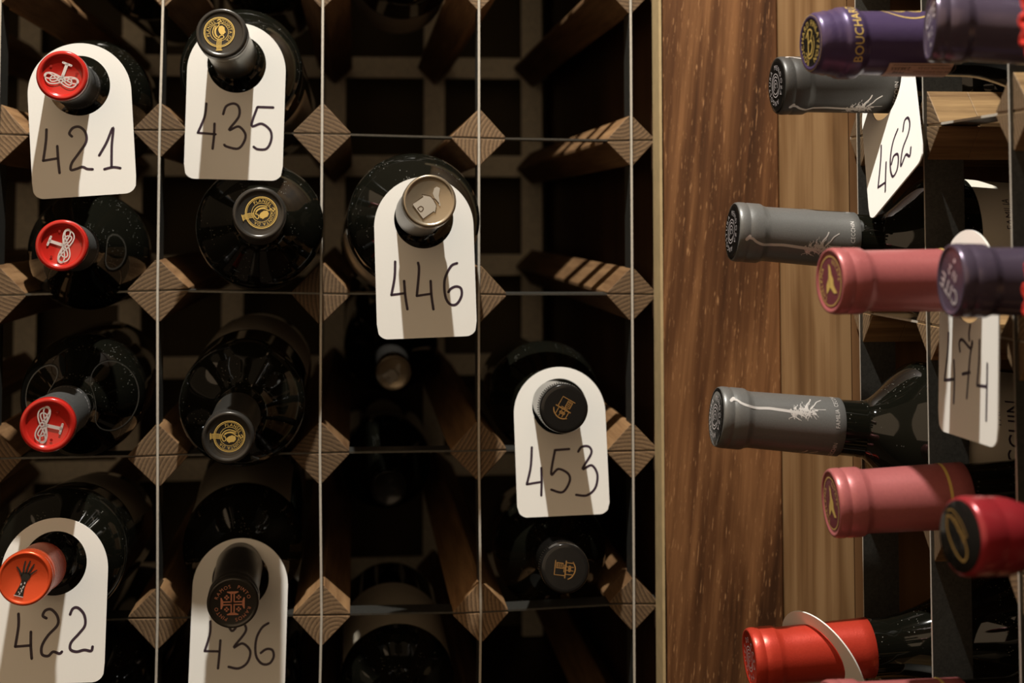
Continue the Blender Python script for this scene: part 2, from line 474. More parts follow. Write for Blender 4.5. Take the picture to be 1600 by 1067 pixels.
for j, z in enumerate(LROW):
    mb = MB()
    xs = [-0.345] + LCOL + [0.3160]
    zz = [0] + [JZ.get((i, j), 0) for i in range(len(LCOL))] + [JZ.get((6, j), 0)]
    for a in range(len(xs)-1):
        w = 0.0006
        mb.add([(xs[a], 0.0008, zz[a]-w), (xs[a], 0.0200, zz[a]-w), (xs[a], 0.0200, zz[a]+w), (xs[a], 0.0008, zz[a]+w),
                (xs[a+1], 0.0008, zz[a+1]-w), (xs[a+1], 0.0200, zz[a+1]-w), (xs[a+1], 0.0200, zz[a+1]+w), (xs[a+1], 0.0008, zz[a+1]+w)],
               [(0,1,5,4)[::-1], (1,2,6,5)[::-1], (2,3,7,6)[::-1], (3,0,4,7)[::-1]])
    o = mb.build('horizontal_strip', 'galvanised_steel'); at_rack(o, LR, (0, 0, z))
# flat slats of the rear frame
for x in LCOL:
    mb = MB(); mb.box((-0.0105, 0.551, -0.47), (0.0105, 0.554, 0.358)); at_rack(mb.build('rear_slat', 'lattice_steel'), LR, (x, 0, 0))
for z in LROW:
    mb = MB(); mb.box((-0.345, 0.5545, -0.0105), (0.316, 0.5575, 0.0105)); at_rack(mb.build('rear_slat', 'lattice_steel'), LR, (0, 0, z))
mb = MB(); mb.box((0.3195, 0.001, -0.5), (0.335, 0.60, 0.36)); at_rack(mb.build('side_panel', 'dark_panel'), LR, (0, 0, 0))
mb = MB(); mb.box((-0.36, 0.0, -0.5), (-0.346, 0.60, 0.36)); at_rack(mb.build('side_panel', 'dark_panel'), LR, (0, 0, 0))  # outer side added out of view to keep ambient light from leaking in
mb = MB(); mb.box((-0.346, 0.0, -0.5), (0.3194, 0.60, -0.472)); at_rack(mb.build('base_light_stop', 'dark_panel'), LR, (0, 0, 0))  # unseen bottom cover, added so no ambient light leaks into the rack

mb = MB(); mb.box((-0.36, 0.0, 0.3605), (0.335, 0.60, 0.380)); at_rack(mb.build('top_light_stop', 'dark_panel'), LR, (0, 0, 0))  # unseen cover added to stop the spotlight reaching the rear slats
# --- right rack: front plane x = 0.4095, facing -x
RX = 0.4095
RR = empty('wine_rack', loc=(RX, -0.35, -0.5))
tag(RR, 'stained wooden rack of square bars and steel strips, right of the corner boards', 'wine rack')
RY = [-0.1235, -0.2243, -0.3243, -0.4243, -0.5243]
mat_axis[0] = 'x'
RZ = [0.2943, 0.1943, 0.0943, -0.0057, -0.1060, -0.2060, -0.3060, -0.4060]
for i, y in enumerate(RY):
    for j, z in enumerate(RZ):
        hw = 0.0186 + rnd.uniform(-0.0005, 0.0005)
        o = bar_mesh(hw, hw, BARLEN, None, 0).build('wooden_bar', 'stained_pine_right', None, 0.0004)
        at_rack(o, RR, (RX, y, z)); o.rotation_euler = (rnd.uniform(-0.03, 0.03), 0, 0)
for i, y in enumerate(RY):
    mb = MB(); mb.box((-0.0016, -0.0007, -0.47), (0.0190, 0.0007, 0.358))
    at_rack(mb.build('vertical_strip', 'galvanised_steel'), RR, (RX, y, 0))
for z in RZ:
    mb = MB(); mb.box((0.0008, -0.58, -0.0006), (0.0190, -0.1048, 0.0006))
    at_rack(mb.build('horizontal_strip', 'galvanised_steel'), RR, (RX, 0, z))
for y in RY:
    mb = MB(); mb.box((0.551, -0.0105, -0.47), (0.554, 0.0105, 0.358)); at_rack(mb.build('rear_slat', 'lattice_steel'), RR, (RX, y, 0))
for z in RZ:
    mb = MB(); mb.box((0.5545, -0.58, -0.0105), (0.5575, -0.104, 0.0105)); at_rack(mb.build('rear_slat', 'lattice_steel'), RR, (RX, 0, z))
mb = MB(); mb.box((RX+0.0003, -0.1035, -0.5), (RX+0.60, -0.090, 0.36)); at_rack(mb.build('side_panel', 'brown_panel'), RR, (0, 0, 0))
mb = MB(); mb.box((RX, -0.58, -0.5), (RX+0.60, -0.1036, -0.472)); at_rack(mb.build('base_light_stop', 'dark_panel'), RR, (0, 0, 0))  # added below the view, closes the right rack against leaking light

mb = MB(); mb.box((RX, -0.58, 0.3605), (RX+0.60, -0.090, 0.380)); at_rack(mb.build('top_light_stop', 'dark_panel'), RR, (0, 0, 0))  # unseen cover added here too, shutting spotlight out of the right rack
# --- boards closing the corner between the racks
CB = empty('corner_boarding', loc=(0.36, -0.02, -0.5))
tag(CB, 'two upright brown hardwood boards closing the corner between the racks', 'corner boards')
def wavy_board(x0, x1, y0, y1, z0, z1, amp, name, mat, edge):
    """a sawn board whose long edge is not perfectly straight"""
    mb = MB(); n = 60; r2 = random.Random(3)
    ph = [r2.uniform(0, 6.28) for _ in range(4)]
    def wv(z, k): return amp * (sin(z*19+ph[k]) + 0.5*sin(z*47+ph[(k+1) % 4]))
    vs = []
    for k in range(n+1):
        z = z0 + (z1-z0)*k/n
        a = wv(z, 0) if edge else 0
        c = 0.0012
        vs += [(x0+a, y0+c, z), (x0+a+c, y0, z), (x1-c, y0, z), (x1, y0+c, z), (x1, y1, z), (x0+a, y1, z)]
    fs = []
    for k in range(n):
        for q in range(6):
            q2 = (q+1) % 6
            fs.append((k*6+q, k*6+q2, (k+1)*6+q2, (k+1)*6+q))
    fs.append(tuple(range(5, -1, -1))); fs.append(tuple(n*6+i for i in range(6)))
    mb.add(vs, fs)
    o = mb.build(name, mat)
    at_rack(o, CB, (0, 0, 0))
    return o
wavy_board(0.3155, 0.3905, -0.025, -0.003, -0.5, 0.60, 0.0005, 'front_board', 'walnut_board', True)
mb = MB()
q = [(0.3908, -0.0250), (0.4005, -0.1035), (0.4093, -0.1040), (0.4093, -0.0040), (0.3908, -0.0025)]
mb.add([(x, y, -0.5) for x, y in q] + [(x, y, 0.6) for x, y in q], [(0, 1, 2, 3, 4), (9, 8, 7, 6, 5)] + [(i, 5+i, 5+(i+1) % 5, (i+1) % 5) for i in range(5)])
at_rack(mb.build('side_board', 'oak_board'), CB, (0, 0, 0))

mb = MB(); mb.box((0.3132, -0.0235, -0.5), (0.3149, -0.0022, 0.6)); at_rack(mb.build('pale_edging', 'pale_edging'), CB, (0, 0, 0))
# --- room
def struct(name, a, b, mat):
    mb = MB(); mb.box(a, b); o = mb.build(name, mat); o['kind'] = 'structure'; return o
struct('wall_back', (-1.6, 0.605, -1.5), (1.4, 0.66, 1.6), 'back_wall')
struct('wall_right', (RX+0.605, -2.2, -1.5), (RX+0.66, 0.60, 1.6), 'back_wall')
struct('floor', (-1.6, -3.2, -1.55), (1.4, 0.66, -1.5), 'floor_stone')
mb = MB(); mb.box((-0.36, 0.0, -1.5), (0.335, 0.6, -0.502)); tag(mb.build('rack_plinth', 'dark_panel'), 'dark wooden plinth under the left rack', 'plinth')
mb = MB(); mb.box((RX, -0.58, -1.5), (RX+0.6, -0.09, -0.502)); tag(mb.build('rack_plinth', 'dark_panel'), 'dark wooden plinth under the right rack', 'plinth')
mb = MB(); mb.box((0.3365, -0.02, -1.5), (0.405, 0.02, -0.502)); tag(mb.build('corner_block', 'dark_panel'), 'dark wooden block standing under the corner boards', 'block')

# ------------------------------------------------------------ bottles
BOT = {
    'L421': ((-0.0389, -0.1196, 0.0258), (-0.0619, 0.9981, -0.0019), 0.0139),
    'L435': ((0.0467, -0.1167, 0.0506), (0.0209, 0.9968, -0.0767), 0.0143),
    'Lred2': ((-0.0357, -0.1297, -0.0668), (-0.0751, 0.9964, -0.0405), 0.0139),
    'Lpl2': ((0.0708, -0.1516, -0.0499), (-0.0603, 0.9964, -0.0592), 0.0143),
    'L446': ((0.1607, -0.1622, -0.0432), (-0.0347, 0.9958, -0.0846), 0.0143),
    'Lred3': ((-0.0376, -0.1492, -0.1599), (-0.054, 0.9985, -0.0112), 0.0143),
    'Lpl3': ((0.0538, -0.1328, -0.1701), (-0.0085, 0.9993, 0.0355), 0.0141),
    'L422': ((-0.0469, -0.1538, -0.2372), (-0.0328, 0.9931, -0.1129), 0.0138),
    'L436': ((0.0531, -0.0806, -0.271), (-0.0239, 0.9976, 0.0648), 0.0147),
    'L453': ((0.2437, -0.0801, -0.164), (0.0392, 0.9971, -0.0656), 0.0143),
    'L453b': ((0.2431, -0.0868, -0.2547), (0.06, 0.9893, -0.1331), 0.0142),
    'Ldeep': ((0.1514, 0.2199, -0.1731), (0.004, 0.9946, 0.1038), 0.014),
    'R1': ((0.3438, -0.1835, 0.0177), (0.9993, 0.035, 0.0109), 0.0155),
    'R2': ((0.3195, -0.1815, -0.0595), (0.997, 0.003, -0.0778), 0.0157),
    'R3': ((0.309, -0.1849, -0.1557), (0.9951, 0.0101, -0.0984), 0.0158),
    'R10': ((0.3269, -0.1794, -0.2817), (0.9979, -0.009, 0.064), 0.0155),
    'R6': ((0.3309, -0.2835, 0.0286), (0.9957, 0.0912, 0.0167), 0.0168),
    'R4': ((0.3294, -0.3123, -0.0801), (0.9916, 0.1293, -0.0032), 0.0147),
    'R5': ((0.3463, -0.2574, -0.1874), (0.9986, -0.0299, 0.044), 0.0162),
    'R11': ((0.334, -0.2862, -0.2761), (0.9974, 0.0674, -0.027), 0.0153),
    'R7': ((0.3632, -0.3472, 0.029), (0.9777, -0.1985, -0.0683), 0.0155),
    'R8': ((0.3596, -0.3729, -0.0774), (0.9996, -0.015, -0.0228), 0.0149),
    'R9': ((0.3485, -0.4045, -0.172), (0.98, 0.191, -0.0556), 0.0149),
    'RF1': ((0.3565, -0.4665, 0.0135), (0.9974, -0.0593, 0.041), 0.0151),
    'RF2': ((0.3559, -0.466, -0.0804), (0.998, -0.0625, -0.0012), 0.015),
    'RF3': ((0.3562, -0.4655, -0.1751), (0.9971, -0.0656, -0.0383), 0.0151),
}
TAGF = {
    '421': ((-0.0364, -0.0815, 0.0236), (0.9976, 0.0, 0.0698), (-0.0697, 0.0175, 0.9974), (-0.0012, -0.9998, 0.0174)),
    '435': ((0.0506, -0.0571, 0.0395), (0.9997, 0.0, -0.0244), (0.0244, -0.0349, 0.9991), (-0.0009, -0.9994, -0.0349)),
    '446': ((0.1612, -0.0801, -0.0528), (0.9995, 0.0, 0.0314), (-0.0314, 0.0349, 0.9989), (-0.0011, -0.9994, 0.0349)),
    '453': ((0.2497, -0.0159, -0.1707), (0.9997, 0.0, 0.0244), (-0.0243, 0.1045, 0.9942), (-0.0026, -0.9945, 0.1045)),
    '422': ((-0.0437, -0.0914, -0.2437), (1.0, 0.0, 0.0), (-0.0, 0.1392, 0.9903), (0.0, -0.9903, 0.1392)),
    '436': ((0.0521, -0.0088, -0.2745), (0.9998, 0.0, -0.0175), (0.0173, 0.1392, 0.9901), (0.0024, -0.9903, 0.1392)),
    '462': ((0.4048, -0.1814, 0.0164), (0.1899, -0.8116, 0.5525), (0.152, 0.5803, 0.8001), (-0.97, -0.068, 0.2336)),
    '474': ((0.3968, -0.3035, -0.0823), (0.0517, -0.9987, 0.0), (0.0309, 0.0016, 0.9995), (-0.9982, -0.0517, 0.031)),
    'R10': ((0.3648, -0.1797, -0.2803), (0.4125, -0.911, 0.0), (-0.3555, -0.161, 0.9207), (-0.8387, -0.3798, -0.3902)),
}
INK = {
    '421': [[(-19.5, -24.0), (-20.2, -31.1), (-22.2, -41.7), (-14.3, -40.9)], [(-14.0, -33.9), (-13.9, -41.4), (-13.5, -49.3)], [(-5.6, -28.9), (-6.9, -27.0), (-4.8, -24.1), (-1.1, -23.7), (2.0, -27.0), (2.2, -32.5), (-2.4, -38.9), (-6.4, -44.1), (-7.1, -47.9), (-3.9, -47.6), (-0.6, -46.7), (2.0, -48.0), (5.0, -48.4)], [(9.1, -40.7), (13.5, -33.8), (17.7, -25.3), (16.4, -35.7), (15.6, -47.8)], [(11.6, -48.8), (16.5, -48.0), (20.5, -48.8)]],
    '435': [[(-17.1, -24.2), (-17.9, -32.2), (-21.5, -41.7), (-11.1, -42.3)], [(-11.9, -36.0), (-12.0, -43.5), (-12.6, -50.9)], [(-7.0, -30.2), (-5.4, -25.5), (-1.0, -23.7), (2.1, -25.9), (2.1, -31.6), (-3.3, -39.5), (2.3, -37.3), (6.4, -41.8), (5.4, -47.0), (2.1, -50.5), (-4.1, -49.5), (-5.8, -48.4)], [(22.3, -25.3), (13.2, -25.3)], [(12.9, -25.5), (9.9, -36.5), (15.8, -35.2), (21.0, -39.1), (21.7, -44.8), (19.1, -50.0), (14.0, -50.5), (11.5, -49.1)]],
    '446': [[(-17.4, -24.3), (-18.0, -33.6), (-20.1, -43.5), (-12.4, -42.8)], [(-12.5, -35.7), (-12.1, -44.1), (-11.1, -52.1)], [(-4.1, -25.5), (-3.7, -30.2), (-5.4, -44.6), (3.1, -43.7)], [(2.9, -36.3), (3.1, -44.6), (4.0, -52.7)], [(18.6, -26.5), (14.9, -28.3), (11.1, -35.9), (11.1, -45.0), (13.5, -49.9), (17.4, -50.3), (20.5, -45.9), (20.5, -41.4), (17.7, -40.0), (14.5, -41.2), (13.1, -43.1)]],
    '453': [[(-18.5, -24.5), (-19.7, -36.6), (-22.5, -46.9), (-13.2, -45.8)], [(-13.0, -37.3), (-13.1, -44.7), (-13.7, -54.0)], [(5.0, -26.5), (-4.0, -26.8)], [(-4.0, -26.8), (-7.0, -41.4), (-2.4, -38.4), (3.5, -41.3), (4.5, -46.1), (-0.2, -52.6), (-7.3, -50.8)], [(10.6, -28.3), (13.1, -25.4), (17.6, -25.6), (18.8, -29.9), (12.9, -39.0), (18.7, -37.0), (22.1, -42.7), (20.5, -50.8), (14.9, -55.2), (8.2, -54.6)]],
    '422': [[(-18.4, -26.4), (-18.1, -33.2), (-19.3, -43.6), (-11.0, -43.2)], [(-11.3, -36.1), (-11.0, -43.4), (-10.2, -50.1)], [(-3.3, -29.1), (-5.3, -27.7), (-4.0, -25.0), (-0.8, -24.6), (2.6, -28.3), (2.8, -32.9), (-2.0, -38.2), (-5.0, -43.5), (-4.8, -48.0), (-1.5, -49.0), (1.1, -46.9), (4.4, -47.9), (5.8, -47.0)], [(9.4, -27.4), (10.8, -24.4), (13.6, -24.1), (17.0, -27.8), (17.7, -33.3), (14.6, -37.7), (10.6, -42.2), (10.3, -45.8), (13.6, -47.2), (17.8, -46.4), (21.5, -47.0), (22.2, -44.8)]],
    '436': [[(-17.3, -24.6), (-17.3, -31.9), (-20.0, -41.9), (-11.1, -42.2)], [(-10.8, -35.8), (-11.1, -43.1), (-11.6, -52.0)], [(-5.7, -28.4), (-4.1, -30.3), (-2.4, -29.2), (0.4, -25.3), (3.3, -26.5), (4.1, -31.0), (-2.6, -39.9), (2.6, -37.7), (7.4, -42.2), (5.9, -48.9), (0.8, -52.2), (-5.3, -51.2)], [(17.9, -26.0), (13.9, -28.8), (10.8, -35.5), (10.9, -44.5), (14.6, -49.6), (19.2, -49.6), (21.7, -45.7), (20.7, -41.8), (17.2, -41.2), (13.8, -43.4)]],
    '462': [[(-10.3, -31.5), (-12.2, -40.2), (-17.3, -54.4), (-9.3, -56.8)], [(-6.8, -45.4), (-8.2, -51.5), (-10.3, -62.0)], [(7.9, -34.4), (2.3, -38.1), (-1.5, -44.4), (-3.1, -52.3), (-1.6, -58.6), (2.9, -58.2), (5.5, -53.4), (5.3, -49.1), (1.4, -47.4), (-1.6, -50.4)], [(12.8, -39.3), (15.4, -34.5), (19.0, -35.4), (20.0, -40.4), (17.3, -45.1), (11.1, -49.4), (8.0, -55.3), (7.8, -58.5), (13.2, -55.4), (16.8, -59.0), (18.7, -54.8)]],
    '474': [[(-19.1, -23.2), (-19.8, -31.9), (-22.8, -45.3), (-13.0, -43.8)], [(-13.3, -35.3), (-12.5, -43.7), (-13.0, -54.6)], [(-7.2, -30.6), (-8.0, -26.8), (-4.9, -25.2), (3.1, -28.4), (5.0, -25.7)], [(4.7, -25.2), (2.6, -33.0), (1.2, -42.3), (0.0, -50.8)], [(-4.5, -40.6), (2.8, -39.1)], [(2.6, -18.0), (1.5, -21.9), (1.9, -24.9)], [(11.7, -24.1), (11.4, -33.2), (9.8, -44.1), (19.1, -43.6)], [(19.2, -33.7), (19.1, -42.8), (18.7, -58.2)]],
}

BL = 0.300
def bottle_root(key, roll=0.0):
    p, d, rl = BOT[key]
    p = Vector(p); d = Vector(d).normalized()
    z = -d
    y = (Vector((0, 0, 1)) - z * z.z).normalized()
    x = y.cross(z)
    m = Matrix((x, y, z)).transposed().to_4x4()
    m.translation = p + d * BL
    o = empty('wine_bottle', m)
    return o, rl
def glass_profile(rn, rb, sh0, sh1):
    """radii of the glass from the mouth down; distances t from the mouth"""
    pr = [(rn*0.90, 0.003), (rn*0.94, 0.02), (rn*0.97, 0.05), (rn*1.0, sh0-0.018)]
    for k in range(17):
        u = k/16
        # S-curve of the shoulder
        s = u*u*(3-2*u) if sh1 - sh0 < 0.05 else (u**1.6)*(1-u)+ (1-(1-u)**2.2)*u
        pr.append((rn + 0.0004 + (rb-rn-0.0004)*s, sh0 + (sh1-sh0)*u))
    pr += [(rb, sh1+0.02), (rb, 0.20), (rb, 0.288), (rb*0.985, 0.294), (rb*0.93, 0.2985), (rb*0.85, 0.300), (rb*0.55, 0.296), (0.0, 0.280)]
    return [(r, BL - t) for r, t in pr]
def disc_fn(t, rot=0.0, dx=0.0, dy=0.0, k=1.0):
    c, s_ = cos(rot)*k, sin(rot)*k
    return lambda x, y: (x*c - y*s_ + dx, x*s_ + y*c + dy, BL - t)
def cyl_fn(r, ang, t):
    """x runs round the neck (anticlockwise seen from the cap), y runs towards the cap"""
    rf = r if callable(r) else (lambda tt: r)
    def f(x, y):
        rr = rf(t - y); a = ang + x / rr
        return (rr*cos(a), rr*sin(a), BL - (t - y))
    return f
def axial_fn(r, ang, t):
    """x runs from the base towards the cap, y runs clockwise: lettering along the neck"""
    rf = r if callable(r) else (lambda tt: r)
    def f(x, y):
        rr = rf(t - x); a = ang - y / rr
        return (rr*cos(a), rr*sin(a), BL - (t - x))
    return f
def make_bottle(key, label, group, cap='foil_black', sleeve=None, cap_len=0.070, rb=0.0383, sh=(0.084, 0.114),
                paper=None, recess=0.0007, lip_len=0.013, step=0.915, sleeve_from=0.006, screw=False, face=0.82, prof=None):
    root, rl = bottle_root(key)
    tag(root, label, 'wine bottle', group)
    rn = rl * step
    mb = MB(); mb.lathe(glass_profile(rn - 0.0002, rb, *sh), 72); mb.build('glass_body', 'dark_glass', root)
    def R(t):
        """outer radius of the capsule at distance t from its end"""
        if prof: 
            for (r0, t0), (r1, t1) in zip(prof, prof[1:]):
                if t0 <= t <= t1: return rl*(r0 + (r1-r0)*(t-t0)/max(1e-9, t1-t0))
        if t < lip_len: return rl
        if t < lip_len + 0.004: return rl + (rn - rl)*(t-lip_len)/0.004
        return rn*(1 + 0.055*(t-lip_len-0.004)/max(0.01, cap_len-lip_len-0.004))
    if prof is None:
        top = [(0.0001, recess), (rl*face, recess), (rl*(face+0.035), recess*0.7), (rl*(face+0.06), 0.0001), (rl*0.945, 0.0), (rl*0.975, 0.0006), (rl*0.998, 0.0020), (rl, 0.0035)]
        side = [(rl, 0.0050), (rl*0.985, 0.0056), (rl*0.985, 0.0062), (rl*1.0, 0.0068), (rl, 0.0095), (rl, lip_len), (rl*0.99, lip_len+0.0008), (rl*0.945, lip_len+0.0020), (rn*1.005, lip_len+0.0036)]
        for k in range(9):
            t = lip_len + 0.0042 + (cap_len - lip_len - 0.0042)*k/8
            side.append((R(t), t))
        side.append((rn*1.04, cap_len+0.0002))
        if sleeve:
            spl = next(i for i, (r, t) in enumerate(side) if t >= sleeve_from)
            a = top + side[:spl+1]; b2 = side[spl:]
        else: a = top + side; b2 = None
    else:
        a = [(0.0001, recess), (rl*prof[0][0]*0.80, recess), (rl*prof[0][0]*0.84, 0.0002), (rl*prof[0][0]*0.93, 0.0)] + [(rl*r, t) for r, t in prof]
        b2 = None
    mb = MB(); mb.lathe([(r, BL-t) for r, t in a], 72)
    capo = mb.build('capsule', cap, root)
    if screw:
        mb2 = MB()
        for k in range(64):      # knurled ring of the screw cap
            an = 2*pi*k/64
            c0, s0 = cos(an), sin(an)
            mb2.box((-0.0003, -0.0003, BL-0.0165), (0.0003, 0.0003, BL-0.0145))
            for q in range(len(mb2.v)-8, len(mb2.v)):
                x, y, z = mb2.v[q]
                mb2.v[q] = ((rl+0.0001+x)*c0 - y*s0, (rl+0.0001+x)*s0 + y*c0, z)
        mb2.build('knurled_ring', cap, capo)
    slv = None
    if b2:
        mb = MB(); mb.lathe([(r, BL-t) for r, t in b2], 72); slv = mb.build('capsule_sleeve', sleeve, root)
    if paper:
        mat, t0, t1, a0, a1 = paper
        mb = MB(); mb.lathe([(rb+0.0003, BL-t0), (rb+0.0003, BL-(t0+t1)/2), (rb+0.0003, BL-t1)], 48, a0, a1)
        lab = mb.build('paper_label', mat, root)
        return root, capo, slv, R, rl, rn, lab
    return root, capo, slv, R, rl, rn, None

# ---- emblems
def emblem_knot(capo, rl, rot):
    """white looping knot hanging from a T-bar"""
    mb = MB(); k = rl
    f = disc_fn(0.0009, rot, 0, 0, k)
    for a, b_, ph, yo in ((0.66, 0.12, 0.15, -0.09), (0.62, 0.19, -0.35, -0.20), (0.42, 0.13, 0.3, -0.17)):
        pts = [(a*sin(2*pi*i/96), yo + b_*sin(4*pi*i/96 + ph)) for i in range(96)]
        ribbon(mb, pts, 0.048, f, True)
    ribbon(mb, [(0.02, -0.02), (0.08, 0.48)], 0.12, f)
    ribbon(mb, [(-0.08, 0.52), (0.25, 0.47)], 0.085, f)
    mb.build('knot_emblem', 'print_silver', capo)
    mb = MB()
    for x, y in ((-0.5, 0.28), (0.52, 0.2)):
        ring(mb, x, y, 0.03, 0.04, disc_fn(0.0010, rot, 0, 0, k), 10)
    mb.build('vent_hole', 'foil_red_deep', capo)
def emblem_crest(capo, rl, rot, dx=0.0, dy=0.0):
    """gold ring of lettering round a head in profile, with a belt end below"""
    mb = MB(); f = disc_fn(0.0003, rot, dx, dy, rl)
    ring(mb, 0, 0, 0.55, 0.018, f); ring(mb, 0, 0, 0.60, 0.035, f); ring(mb, 0, 0, 0.365, 0.018, f, 40)
    text_ring(mb, 'QUINTA DA', 0.115, 0.455, radians(18), f, 1.12)
    text_ring(mb, 'PLANSEL', 0.115, 0.455, radians(160), f, 1.12)
    for pts in ([(-0.10, 0.46), (-0.02, 0.52), (0.02, 0.44), (-0.08, 0.38), (-0.02, 0.32)], [(-0.2, 0.25), (-0.26, 0), (-0.18, -0.2), (0.0, -0.3), (0.14, -0.24)],
                [(-0.14, 0.25), (-0.18, 0.02), (-0.1, -0.18), (0.04, -0.2)], [(-0.02, 0.3), (-0.14, 0.1), (-0.12, -0.1), (0.0, -0.24)], [(0.02, -0.16), (0.14, -0.12), (0.2, -0.2), (0.1, -0.28)]):
        ribbon(mb, smooth_line(pts, 4), 0.035, f)
    poly(mb, [(-0.02, 0.24), (0.1, 0.27), (0.2, 0.2), (0.22, 0.08), (0.26, 0.0), (0.21, -0.03), (0.2, -0.08), (0.08, -0.1), (0.0, -0.02), (-0.05, 0.1)], f)
    for q in range(4): ribbon(mb, smooth_line([(-0.04 + q*0.05, -0.30), (-0.06+q*0.055, -0.5), (-0.03+q*0.05, -0.72)], 4), 0.028, f)
    ribbon(mb, [(-0.06, -0.74), (0.16, -0.72)], 0.04, f)
    mb.build('crest_emblem', 'print_gold', capo)
def emblem_house(capo, rl, rot=0.0):
    q = lambda x, y: ((x-540)/300, (405-y)/300)
    f = disc_fn(0.0003, rot, 0, 0, rl); g = disc_fn(0.0002, rot, 0, 0, rl)
    H = [q(345,440), q(465,605), q(585,522), q(600,537), q(616,455), q(580,385), q(548,350), q(452,332), q(468,355)]
    mb = MB(); poly(mb, H, f)
    poly(mb, [q(x, y) for x, y in ((592,262),(620,245),(655,262),(650,300),(642,350),(650,415),(662,455),(650,462),(622,400),(590,365),(575,320))], f)
    mb.build('house_and_bird_emblem', 'print_champagne', capo)
    mb = MB()
    ribbon(mb, H, 0.022, g, True)
    ribbon(mb, smooth_line([q(405,490), q(440,465), q(470,490), q(440,525), q(405,490)], 4), 0.03, g)
    ribbon(mb, [q(575,382), q(600,385), q(640,430)], 0.03, g)
    mb.build('emblem_outline', 'print_umber', capo)
def emblem_hand(capo, rl, rot):
    f = disc_fn(0.0003, rot, 0, 0, rl)
    mb = MB()
    poly(mb, [(-0.17, 0.05), (-0.15, 0.20), (0.15, 0.22), (0.20, 0.08), (0.12, -0.08), (-0.08, -0.10)], f)
    poly(mb, [(-0.08, -0.08), (0.12, -0.06), (0.09, -0.30), (0.13, -0.66), (-0.20, -0.66), (-0.11, -0.30)], f)
    for pts, w in (([(-0.14, 0.08), (-0.26, 0.24), (-0.38, 0.34)], 0.085), ([(-0.09, 0.18), (-0.13, 0.40), (-0.14, 0.60)], 0.085), ([(0.0, 0.2), (0.0, 0.42), (0.03, 0.64)], 0.085), ([(0.09, 0.2), (0.14, 0.38), (0.20, 0.56)], 0.08), ([(0.15, 0.16), (0.25, 0.28), (0.35, 0.38)], 0.07)):
        ribbon(mb, smooth_line(pts, 4), w, f, w_end=w*0.6)
    mb.build('hand_emblem', 'print_black', capo)
    mb = MB(); r_ = random.Random(2)
    g = disc_fn(0.0002, rot, 0, 0, rl)
    for q in range(14):
        y = -0.14 - q*0.034; ww = 0.06 + q*0.004
        x = r_.uniform(-ww, ww)
        ring(mb, x, y, 0.012, 0.022, g, 8)
    ribbon(mb, [(-0.20, -0.655), (0.13, -0.655)], 0.03, g)
    mb.build('bracelet_studs', 'print_silver', capo)
def emblem_cross(capo, rl, rot):
    f = disc_fn(0.0003, rot, 0, 0, rl)
    mb = MB()
    for q in range(4):
        c, s_ = cos(q*pi/2), sin(q*pi/2)
        g = lambda x, y, c=c, s_=s_: f(x*c-y*s_, x*s_+y*c)
        ribbon(mb, [(-0.055, 0.05), (-0.055, 0.38)], 0.05, g); ribbon(mb, [(0.055, 0.05), (0.055, 0.38)], 0.05, g)
        poly(mb, [(-0.22, 0.46), (-0.22, 0.42), (-0.08, 0.36), (0.08, 0.36), (0.22, 0.42), (0.22, 0.46)], g)
        for k in range(4):
            a = k*pi/2
            cx, cy = 0.23, 0.23
            poly(mb, [g(0,0) and (cx+0.015*cos(a), cy+0.015*sin(a)), (cx+0.10*cos(a-0.42), cy+0.10*sin(a-0.42)), (cx+0.10*cos(a+0.42), cy+0.10*sin(a+0.42))], g)
        ring(mb, 0.23, 0.23, 0.05, 0.02, g, 14)
    for k, a in enumerate((131, 44, -47, 222)):
        text_ring(mb, ('RAMOS', 'PINTO', 'RAMOS', 'PINTO')[k], 0.135, 0.66, radians(a), f, 1.2)
    mb.build('cross_emblem', 'print_copper', capo)
def emblem_castle(capo, rl, rot, mat='print_bronze'):
    f = disc_fn(-0.0002, rot, 0.0, 0.0, rl)
    mb = MB()
    ribbon(mb, [(-0.28, -0.02), (-0.28, 0.42), (0.28, 0.42)], 0.035, f)
    ribbon(mb, [(-0.36, -0.02), (0.30, -0.02)], 0.05, f)
    ribbon(mb, [(0.0, 0.10), (0.0, 0.36), (0.20, 0.36), (0.20, 0.10)], 0.04, f, True)
    for y in (0.17, 0.24, 0.31): ribbon(mb, [(0.04, y), (0.16, y)], 0.03, f)
    ribbon(mb, smooth_line([(-0.40, -0.16), (-0.30, -0.30), (-0.10, -0.40), (0.10, -0.40), (0.28, -0.30)], 4), 0.045, f)
    for x in (-0.22, -0.06, 0.08, 0.24): ribbon(mb, [(x, -0.04), (x, -0.34)], 0.03, f)
    ribbon(mb, [(-0.06, -0.18), (0.08, -0.18)], 0.12, f)
    ribbon(mb, [(0.02, 0.0), (0.02, 0.10)], 0.03, f); ribbon(mb, [(-0.14, 0.04), (0.14, 0.04)], 0.03, f)
    mb.build('tower_emblem', mat, capo)
def emblem_spiral(capo, rl, rot, mat='print_silver', txt='ANGOSTURA  MENDOZA  '):
    f = disc_fn(0.0001, rot, 0, 0, rl)
    mb = MB()
    ring(mb, 0, 0, 0.40, 0.035, f, 44)
    ribbon(mb, [(0.30*cos(a), 0.30*sin(a)) for a in [0.6 + 0.28*i for i in range(18)]], 0.035, f)
    ribbon(mb, [(0.19*cos(a), 0.19*sin(a)) for a in [-0.8 + 0.3*i for i in range(16)]], 0.035, f)
    ribbon(mb, [(0.08*cos(a), 0.08*sin(a)) for a in [0.3*i for i in range(16)]], 0.03, f)
    n = len(txt)
    text_ring(mb, txt, 0.17, 0.62, radians(100), f, 2*pi*0.62/(sum(glyph(c)[2] for c in txt)*0.17/0.7))
    mb.build('spiral_emblem', mat, capo)
